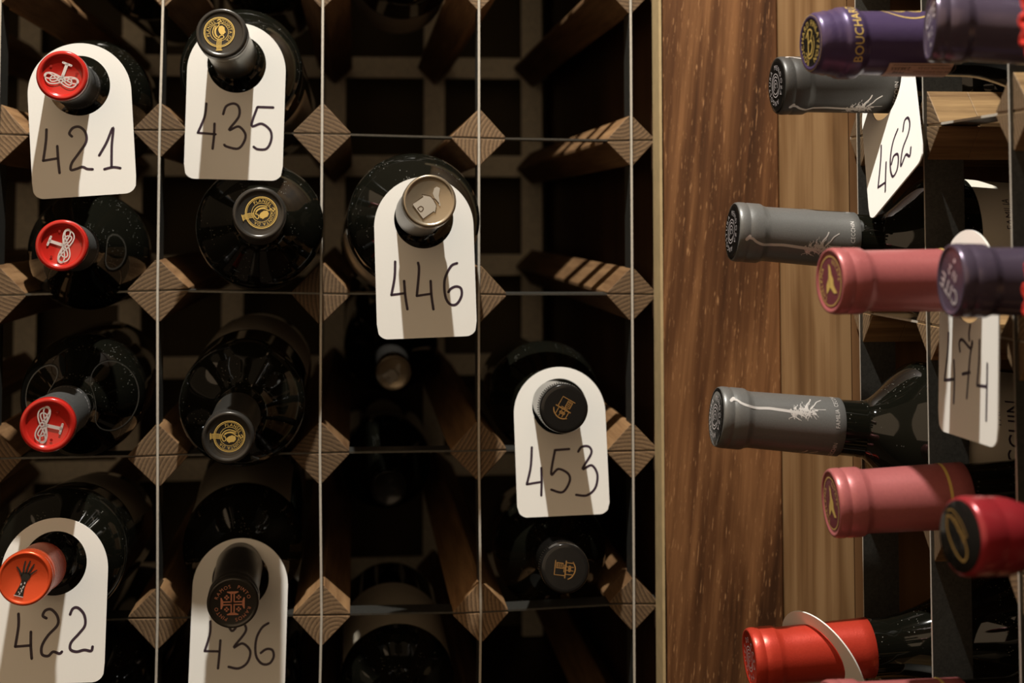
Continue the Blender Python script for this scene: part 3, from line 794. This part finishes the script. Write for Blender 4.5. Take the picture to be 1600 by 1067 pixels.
def root_print(capo, R, ang):
    """printed vine root sprawling along the capsule, and the estate name round its foot"""
    mb = MB()
    rr = lambda t: R(t) + 0.00012
    def F(t_mm, s_mm, a0):
        t = t_mm*0.93/1000; r = rr(t); a = a0 + (s_mm/1000)/r
        return (r*cos(a), r*sin(a), BL-t)
    rg = random.Random(11)
    for a0 in (ang, ang + radians(120), ang - radians(120)):
        f = lambda x, y, a0=a0: F(x, y, a0)
        ribbon(mb, smooth_line([(4.5, 2.4), (7.5, 2.2), (10, 0.6), (14, -0.6), (20, -0.7), (26, -0.4), (33, -0.8), (39, -1.2), (44, -1.6)], 5), 1.25, f, w_end=1.7)
        ribbon(mb, [(4.2, 1.6), (5.8, 3.3)], 1.8, f)
        for q in range(54):
            x0, y0 = rg.uniform(38, 51), rg.uniform(-2.4, 1.2)
            dx, dy = rg.uniform(-2, 4), rg.choice((-1, -1, 1))*rg.uniform(1.2, 4.2)
            ribbon(mb, smooth_line([(x0, y0), (x0+dx*0.3+rg.uniform(-.8, .8), y0+dy*0.4), (x0+dx+rg.uniform(-.8, .8), y0+dy*0.8), (x0+dx*1.3, y0+dy)], 3), 0.5, f, w_end=0.2)
        for q in range(16):
            x0, y0 = rg.uniform(42, 52), rg.uniform(-1.8, 0.8)
            ribbon(mb, smooth_line([(x0, y0), (x0+rg.uniform(-2, 3), y0+rg.uniform(-1.2, 1.4)), (x0+rg.uniform(-1, 4), y0+rg.uniform(-1.5, 2))], 3), 0.8, f, w_end=0.3)
        ribbon(mb, smooth_line([(46.5, 0), (47.5, 3), (50, 6), (51, 8.2)], 4), 0.75, f)
        ribbon(mb, smooth_line([(50, 1), (52.5, 4), (54, 6), (57, 8.0)], 4), 0.6, f)
        ribbon(mb, [(45.5, 1), (45.6, 5.5)], 0.3, f); ribbon(mb, [(53, 1), (58.5, 1.3)], 0.35, f)
        text_line(mb, 'CECCHIN', 0.0022, cyl_fn(rr, a0 + radians(37), 0.0605), 0.88)
        text_line(mb, 'FAMILIA', 0.0022, cyl_fn(rr, a0 + radians(-11), 0.0605), 0.88)
    mb.build('root_print', 'print_root', capo)
def emblem_bird(capo, rl, rot):
    f = disc_fn(0.0003, rot, 0, 0, rl)
    mb = MB()
    ring(mb, 0, 0, 0.74, 0.03, f)
    poly(mb, [(0.02, 0.52), (0.12, 0.42), (0.14, 0.16), (0.22, 0.02), (0.20, -0.16), (0.30, -0.34), (0.38, -0.44), (0.16, -0.42), (0.0, -0.24), (-0.12, -0.14), (-0.08, 0.1), (-0.02, 0.28)], f)
    poly(mb, [(-0.08, 0.1), (-0.26, -0.06), (-0.34, -0.34), (-0.14, -0.24), (0.0, -0.1)], f)
    text_ring(mb, 'THELEMA', 0.15, 0.60, radians(180), f, 1.2)
    text_ring(mb, 'ESTATE', 0.13, 0.60, radians(25), f, 1.2)
    mb.build('bird_emblem', 'print_gold', capo)

# ---- left rack bottles
G_L = None
KN = dict(cap='foil_red', sleeve='foil_black_dusty', recess=0.0014, face=0.74)
def dashes(slv, R, rl, t, mat='print_silver', txt=None):
    mb = MB(); rr = lambda tt: R(tt) + 0.00012
    n = 44
    for k in range(n):
        if k % 11 == 5: continue
        f = cyl_fn(rr, 2*pi*k/n, t)
        poly(mb, [(-0.0007, -0.0006), (0.0007, -0.0006), (0.0007, 0.0006), (-0.0007, 0.0006)], f)
    mb.build('dotted_band', mat, slv)
for key, rot, lab in (('L421', radians(-12), 'bottle with red cap and white knot emblem, wearing the 421 tag'),
                      ('Lred2', radians(78), 'bottle with red cap and sideways white knot emblem, bare neck, directly below the 421 tag'),
                      ('Lred3', radians(-97), 'bottle with red cap and black neck pointing down left, above the 422 tag')):
    root, capo, slv, R, rl, rn, _ = make_bottle(key, lab, 'red capped bottles in the first column', sh=(0.088, 0.150) , rb=0.0375, **KN)
    emblem_knot(capo, rl, rot); dashes(slv, R, rl, 0.062)
for key, rot, lab, dx in (('L435', radians(-3), 'bottle with black cap and gold crest, wearing the 435 tag', -0.0012),
                      ('Lpl2', radians(-78), 'bottle with black cap and gold crest, bare neck, below the 435 tag', 0.0010),
                      ('Lpl3', radians(-95), 'bottle with black cap and gold crest pointing downwards, above the 436 tag', 0.0008)):
    pp = ('paper_cream', 0.178, 0.27, radians(10), radians(170)) if key == 'Lpl3' else ('paper_cream', 0.150, 0.25, radians(190), radians(350))
    root, capo, slv, R, rl, rn, _ = make_bottle(key, lab, 'gold crested bottles in the second column', cap='foil_black', sleeve='foil_pewter', paper=pp, rb=0.0383, face=0.78)
    emblem_crest(capo, rl*0.97, rot, dx, 0.0006)
    mb = MB(); text_line(mb, 'PLANSEL', 0.0022, cyl_fn(lambda t: R(t)+0.00012, radians(-70), 0.062), 1.6)
    text_line(mb, 'QUINTA DA', 0.0022, cyl_fn(lambda t: R(t)+0.00012, radians(190), 0.062), 1.6)
    mb.build('neck_lettering', 'print_gold_dull', slv)
for key, rot, lab, pp in (('L446', 0.0, 'bottle with champagne cap stamped with a house and bird, wearing the 446 tag', ('paper_white', 0.142, 0.24, radians(185), radians(300))),
                      ('Ldeep', 0.0, 'dark bottle with dull gold house stamped cap, pushed deep in under the 446 tag', None)):
    root, capo, slv, R, rl, rn, _ = make_bottle(key, lab, None, cap='foil_champagne', sleeve='foil_black', sleeve_from=0.0095, paper=pp, rb=0.0400)
    emblem_house(capo, rl, rot)
for key, rot, lab in (('L453', radians(-30), 'bottle with glossy black screw cap and bronze tower emblem, wearing the 453 tag'),
                      ('L453b', radians(83), 'bottle with black screw cap and bronze tower emblem, bare neck, below the 453 tag')):
    root, capo, slv, R, rl, rn, _ = make_bottle(key, lab, 'black screw cap bottles in the fourth column', cap='gloss_black', sleeve='gloss_black', sleeve_from=0.02,
                                                 lip_len=0.024, cap_len=0.060, recess=0.0, screw=True, rb=0.0375, sh=(0.085, 0.135))
    emblem_castle(capo, rl, rot)
root, capo, slv, R, rl, rn, _ = make_bottle('L422', 'bottle with orange red cap and black hand emblem, wearing the 422 tag', None, cap='foil_orange', cap_len=0.050, rb=0.0385,
                                             paper=('paper_cream', 0.165, 0.26, radians(20), radians(160)))
emblem_hand(capo, rl, radians(-14))
root, capo, slv, R, rl, rn, _ = make_bottle('L436', 'bottle with black cap and copper cross emblem, wearing the 436 tag', None, cap='foil_black', recess=0.0006, rb=0.0383,
                                             paper=('paper_cream', 0.125, 0.23, radians(40), radians(150)))
emblem_cross(capo, rl, 0.0)

# ---- right rack bottles
for key, ang, lab in (('R1', radians(-57), 'bottle with charcoal grey capsule and root print, wearing the 462 tag'),
                      ('R2', radians(-19), 'grey capsuled bottle with root print, between the 462 tag and the corner boards, bare neck'),
                      ('R3', radians(34), 'grey capsuled bottle with whole dark glass shoulder showing, bare neck, left of the 474 tag')):
    root, capo, slv, R, rl, rn, lb = make_bottle(key, lab, 'grey capsuled bottles in the right rack', cap='foil_charcoal' if key == 'R1' else 'foil_grey', cap_len=0.065, rb=0.0380, sh=(0.077, 0.108),
                                                 paper=('paper_white', 0.121, 0.22, radians(-70), radians(75)))
    root_print(capo, R, ang)
    mb = MB(); mb.lathe([(0.0001, BL-0.0003), (rl*0.80, BL-0.0003), (rl*0.90, BL-0.00035), (rl*0.95, BL-0.0007)][::1], 64)
    for q in range(len(mb.v)): mb.v[q] = (mb.v[q][0], mb.v[q][1], mb.v[q][2] + 0.0006)
    face = mb.build('end_disc', 'gloss_black', capo)
    f0 = capo
    emblem_spiral(face.parent, rl, radians(20))
    face.parent.children[-1].location = (0, 0, 0.0008)
    mb = MB(); text_line(mb, 'CECCHIN', 0.009, cyl_fn(0.0384, radians(5), 0.146), 0.8)
    text_line(mb, 'FAMILIA', 0.004, cyl_fn(0.0384, radians(32), 0.136), 0.9)
    mb.build('label_lettering', 'ink', lb)
for key, lab in (('R4', 'bottle with dusty pink capsule wearing the 474 tag'),
                 ('R5', 'bottle with dusty pink capsule and thin gold ring, bare neck, below the 474 tag'),
                 ('R11', 'bottle with dusty pink capsule just entering at the bottom edge beneath the scarlet one')):
    root, capo, slv, R, rl, rn, _ = make_bottle(key, lab, 'pink capsuled bottles in the right rack', cap='foil_pink', cap_len=0.0645, rb=0.0380, sh=(0.088, 0.14))
    emblem_bird(capo, rl, radians(15))
    mb = MB(); mb.lathe([(R(0.0530)+0.0002, BL-0.0530), (R(0.0545)+0.0002, BL-0.0545)], 64)
    mb.build('gold_ring', 'print_gold', capo)
    mb = MB(); mb.lathe([(rl*0.76, BL-0.0005), (0.0001, BL-0.0005)][::-1], 48); mb.build('end_disc', 'foil_pink_deep', capo)
# burgundy shaped bottle with the red capsule, bottom right
root, capo, slv, R, rl, rn, _ = make_bottle('R10', 'bottle with scarlet capsule reaching through a tilted white tag, bottom right', None, cap='foil_scarlet',
                                             cap_len=0.064, rb=0.0400, sh=(0.074, 0.165), step=0.93)
emblem_spiral(capo, rl, radians(40), 'print_silver', 'MARQUES DE CASA ')
# purple capsule with gold collar lettering
root, capo, slv, R, rl, rn, _ = make_bottle('R6', 'bottle with violet capsule, gold collar lettering and a price sticker, top of the right rack', None, cap='foil_purple', cap_len=0.064, rb=0.0400, sh=(0.078, 0.165),
    prof=[(0.80, 0.0006), (0.85, 0.0022), (0.86, 0.0045), (0.90, 0.0065), (0.87, 0.0085), (0.93, 0.0100), (0.90, 0.0112), (0.985, 0.0128), (1.0, 0.0145), (1.0, 0.0195), (0.99, 0.0208), (0.90, 0.0225), (0.895, 0.024), (0.90, 0.045), (0.915, 0.0655)])
f = disc_fn(0.0002, 0, 0, 0, rl*0.84)
mb = MB(); mb.lathe([(0.0001, BL-0.0004), (rl*0.66, BL-0.0004)], 48); mb.build('end_disc', 'print_black', capo)
mb = MB(); ring(mb, 0, 0, 0.90, 0.05, f); text_ring(mb, 'BOUCHARD FINLAYSON ', 0.20, 0.66, radians(90), f, 1.12)
f = disc_fn(-0.0001, 0, 0, 0, rl*0.84)
ribbon(mb, smooth_line([(-0.12, 0.42), (-0.12, 0), (-0.12, -0.40)], 4), 0.07, f)
ribbon(mb, smooth_line([(-0.12, -0.02), (0.12, 0.08), (0.2, -0.12), (0.08, -0.34), (-0.12, -0.38)], 5), 0.06, f)
ribbon(mb, smooth_line([(-0.3, 0.2), (-0.05, 0.44), (0.2, 0.36), (0.1, 0.14)], 5), 0.05, f)
ribbon(mb, smooth_line([(-0.30, -0.3), (-0.1, -0.5), (0.2, -0.42), (0.36, -0.1), (0.3, 0.2)], 5), 0.04, f)
mb.build('monogram_emblem', 'print_gold', capo)
mb = MB(); rr = lambda t: R(t) + 0.00012
text_line(mb, 'BOUCHARD', 0.0042, cyl_fn(rr, radians(20), 0.0172), 0.98)
text_line(mb, 'FINLAYSON', 0.0038, cyl_fn(rr, radians(150), 0.0172), 0.98)
g = cyl_fn(rr, radians(86), 0.047)
ribbon(mb, [(0.0112*cos(2*pi*i/64), 0.0125*sin(2*pi*i/64)) for i in range(64)], 0.0007, g, True)
for k_ in (1.0, 0.86, 0.72):
    for c_ in (-0.0042, 0.0042):
        ribbon(mb, [(-0.001+0.0058*k_*cos(a), c_+0.0040*k_*sin(a)) for a in [-1.9 + i*0.2 for i in range(20)]][::-1], 0.00045, lambda x, y: g(-x, y))
mb.build('gold_lettering', 'print_gold', capo)
mb = MB(); mb.lathe([(R(0.034)+0.0004, BL-0.034), (R(0.05)+0.0004, BL-0.05), (R(0.0635)+0.0004, BL-0.066)], 20, radians(-92), radians(-42))
st = mb.build('price_sticker', 'sticker_tan', root)
mb = MB(); rs = lambda t: R(min(t, 0.0635)) + 0.0005
text_line(mb, 'WINE AND SPIRIT BOARD', 0.0013, axial_fn(rs, radians(-63), 0.0575), 0.85)
text_line(mb, 'WWW.SWSL.CO.ZA', 0.0013, axial_fn(rs, radians(-53), 0.0575), 0.95)
text_line(mb, '238355', 0.0022, axial_fn(rs, radians(-55), 0.0405), 1.0)
text_line(mb, '7998', 0.0020, axial_fn(rs, radians(-66), 0.0405), 1.0)
for q in ((0.036, 0.064, -46), (0.036, 0.064, -71)):
    ribbon(mb, [(q[0], 0), (q[1], 0)], 0.0003, lambda x, y, q=q: cyl_fn(rs, radians(q[2]), x)(y, 0))
mb.build('sticker_lettering', 'print_black', st)
# aubergine capsules close to the camera
for key, lab, rot in (('R7', 'blurred bottle with aubergine capsule in the top right corner, overlapping the violet one', radians(14)),
                      ('R8', 'blurred bottle with aubergine capsule in front of the 474 tag', radians(150))):
    root, capo, slv, R, rl, rn, _ = make_bottle(key, lab, 'aubergine capsuled bottles', cap='foil_aubergine', cap_len=0.072, rb=0.0383)
    mb = MB(); f = disc_fn(0.0003, rot, 0, 0, rl)
    text_line(mb, 'CITE', 0.42, lambda x, y: f(x, y+0.28), 1.0); text_line(mb, 'N 2', 0.26, lambda x, y: f(x, y-0.22), 1.0)
    ring(mb, 0.05, -0.58, 0.04, 0.04, f, 12)
    mb.build('embossed_lettering', 'print_silver', capo)
root, capo, slv, R, rl, rn, _ = make_bottle('R9', 'bottle with maroon capsule and black oval end outlined in gold, at the right edge', None, cap='foil_maroon', cap_len=0.075, rb=0.0383,
    prof=[(0.90, 0.0004), (0.97, 0.0012), (1.0, 0.0030), (1.0, 0.0105), (0.985, 0.0112), (0.985, 0.0125), (0.99, 0.0135), (0.985, 0.0180), (0.95, 0.0210), (0.89, 0.0240), (0.84, 0.0270), (0.83, 0.045), (0.88, 0.076)], recess=0.0002)
mb = MB(); mb.lathe([(0.0001, BL+0.0002), (rl*0.86, BL+0.0002), (rl*0.90, BL-0.0002)], 64); d_ = mb.build('end_disc', 'gloss_black', capo)
f = disc_fn(-0.0004, radians(25), 0, 0, rl)
mb = MB()
ribbon(mb, smooth_line([(-0.30, 0.62), (-0.42, 0.3), (-0.36, -0.1), (-0.20, -0.45), (0.0, -0.62), (0.20, -0.5), (0.22, -0.2), (0.05, 0.2), (-0.12, 0.5), (-0.30, 0.62)], 6), 0.05, f)
ribbon(mb, smooth_line([(-0.25, 0.72), (0.0, 0.66), (0.25, 0.3), (0.36, -0.1)], 5), 0.035, f)
text_line(mb, 'LABORIE', 0.20, lambda x, y: f(0.10 + y*0.85 + x*0.45*0.55, 0.20 - x*0.95*0.75 + y*0.4), 0.9)
mb.build('gold_outline', 'print_gold_dull', capo)
# bottles with red flowers on their ends at the very edge
for key, lab in (('RF1', 'dark bottle end with a red flower, cut by the right edge at the top'),
                 ('RF2', 'dark bottle end with a red flower, cut by the right edge halfway down'),
                 ('RF3', 'dark bottle end with a red flower, cut by the right edge near the bottom')):
    root, capo, slv, R, rl, rn, _ = make_bottle(key, lab, 'flower ended bottles at the right edge', cap='gloss_black', cap_len=0.070, rb=0.0383)
    mb = MB(); rg = random.Random(4)
    for q in range(9):
        a = 2*pi*q/9 + rg.uniform(-0.1, 0.1); ln = rl*rg.uniform(0.72, 1.0); w0 = rl*0.20
        n = 10
        path = []
        for k in range(n+1):
            u = k/n
            x = ln*(0.12 + 0.88*sin(pi*u)) ; s_ = w0*math.cos(pi*u)
            path.append((x*cos(a)-s_*sin(a), x*sin(a)+s_*cos(a), BL + 0.0018 + 0.0012*sin(pi*u)))
        tr = rl*0.11
        for k in range(n):
            p0, p1 = Vector(path[k]), Vector(path[k+1]); dd = (p1-p0).normalized()
            u_ = dd.orthogonal().normalized(); v_ = dd.cross(u_)
            vs = [tuple(p + (u_*cos(t)+v_*sin(t))*tr) for p in (p0 - dd*tr*0.3, p1 + dd*tr*0.3) for t in [2*pi*i/8 for i in range(8)]]
            mb.add(vs, [(i, (i+1) % 8, 8+(i+1) % 8, 8+i) for i in range(8)] + [tuple(range(7, -1, -1)), tuple(range(8, 16))], True)
    mb.build('red_flower', 'red_ribbon', capo)

# ---- bottles without a neck in view
def extra(name_label, p, d, rl, group=None, **kw):
    BOT['x'] = (p, d, rl)
    return make_bottle('x', name_label, group, **kw)
extra('dark bottle seen from below at the top edge, cream label on its underside', (0.156, -0.01, 0.139), (0.0, 1.0, 0.0), 0.0143,
      paper=('paper_cream', 0.20, 0.29, radians(170), radians(370)), rb=0.0383)
extra('bottle at the bottom edge with a cream label, third column from the left', (0.152, -0.055, -0.366), (-0.01, 1.0, 0.02), 0.0143,
      paper=('paper_cream', 0.125, 0.23, radians(20), radians(160)), rb=0.0383)
extra('black bottle lying deep in the cell right of the 436 tag', (0.148, 0.22, -0.262), (0.0, 1.0, 0.01), 0.0140, cap='gloss_black',
      paper=('paper_cream', 0.150, 0.17, radians(70), radians(110)), rb=0.0383)
extra('black bottle at the bottom edge under the 436 tag', (0.05, -0.05, -0.362), (0.0, 1.0, 0.0), 0.0143, rb=0.0383, cap='foil_black')
extra('black bottle at the bottom edge under the 422 tag, first column', (-0.045, -0.04, -0.362), (0.0, 1.0, 0.0), 0.0143, rb=0.0383, cap='foil_black')
extra('dark bottle above the one with the 421 tag, top left corner', (-0.04, 0.10, 0.139), (0.0, 1.0, 0.0), 0.0143, rb=0.0383, cap='foil_black')
extra('dark bottle above the one with the 435 tag, top edge', (0.052, 0.06, 0.139), (0.0, 1.0, 0.0), 0.0143, rb=0.0383, cap='foil_black')

# ------------------------------------------------------------ numbered tags
TAG_LABEL = {
 '421': 'white card tag numbered 421 hanging on the red capped bottle at top left',
 '435': 'white card tag numbered 435 hanging on the gold crested bottle at the top',
 '446': 'white card tag numbered 446 hanging on the house and bird bottle in the middle',
 '453': 'white card tag numbered 453 hanging on a black screw capped bottle',
 '422': 'white card tag numbered 422 hanging on the orange capped bottle at bottom left',
 '436': 'white card tag numbered 436 hanging on the copper cross bottle at the bottom',
 '462': 'white card tag numbered 462 swung sideways on the topmost grey capsuled bottle',
 '474': 'white card tag numbered 474 on the pink capsuled bottle at the right',
 'R10': 'white card tag tilted round the scarlet capsule, number out of sight'}
def make_tag(key):
    o_, b_, u_, n_ = [Vector(v) for v in TAGF[key]]
    m = Matrix((b_, u_, n_)).transposed().to_4x4(); m.translation = o_
    root = empty('number_tag', m)
    tag(root, TAG_LABEL[key], 'tag', 'numbered white neck tags')
    W_, ytop, ybot, rc, cy, rh = 0.029, 0.0245, {'421': -0.0635, '422': -0.0635, '453': -0.067}.get(key, -0.069), 0.0065, -0.0045, 0.0173
    pts = []
    def outer(a):
        """distance from the hole centre to the outline at angle a"""
        dx, dy = cos(a), sin(a)
        lo, hi = 0.0, 0.12
        def inside(x, y):
            if y >= cy: return x*x + (y-cy)**2 <= W_*W_
            if y < ybot or abs(x) > W_: return False
            if y < ybot+rc and abs(x) > W_-rc:
                return (abs(x)-(W_-rc))**2 + (y-(ybot+rc))**2 <= rc*rc
            return True
        for _ in range(40):
            mid = (lo+hi)/2
            if inside(mid*dx, mid*dy): lo = mid
            else: hi = mid
        return lo
    angs = sorted([2*pi*i/140 for i in range(140)] + [radians(270) + s_*math.atan2(0.0225 + i*0.0065/12, -ybot) for s_ in (1, -1) for i in range(13)])
    n = len(angs); th = 0.00035
    vs = []
    for z in (th, -th):
        for a in angs: vs.append((rh*cos(a), rh*sin(a), z))
        for a in angs:
            r_ = outer(a); vs.append((r_*cos(a), r_*sin(a), z))
    fs = []
    for i in range(n):
        j = (i+1) % n
        fs.append((i, n+i, n+j, j)); fs.append((2*n+j, 3*n+j, 3*n+i, 2*n+i))
        fs.append((n+i, 3*n+i, 3*n+j, n+j)); fs.append((j, 2*n+j, 2*n+i, i))
    mb = MB(); mb.add(vs, fs); mb.build('card', 'card_white', root)
    if key in INK:
        mb = MB()
        f = lambda x, y: (x/1000, y/1000, th + 0.00008)
        for s_ in INK[key]:
            # a line that cannot be smoothed where the pen turned sharply
            if len(s_) == 4 and abs(s_[3][1]-s_[2][1]) < 4 and s_[0][1]-s_[2][1] > 12:
                ribbon(mb, smooth_line(s_[:3], 6), 1.5, f); ribbon(mb, smooth_line(s_[2:], 4), 1.4, f)
            else: ribbon(mb, smooth_line(s_, 6), 1.5, f)
        mb.build('handwritten_number', 'ink', root)
for k in TAGF: make_tag(k)
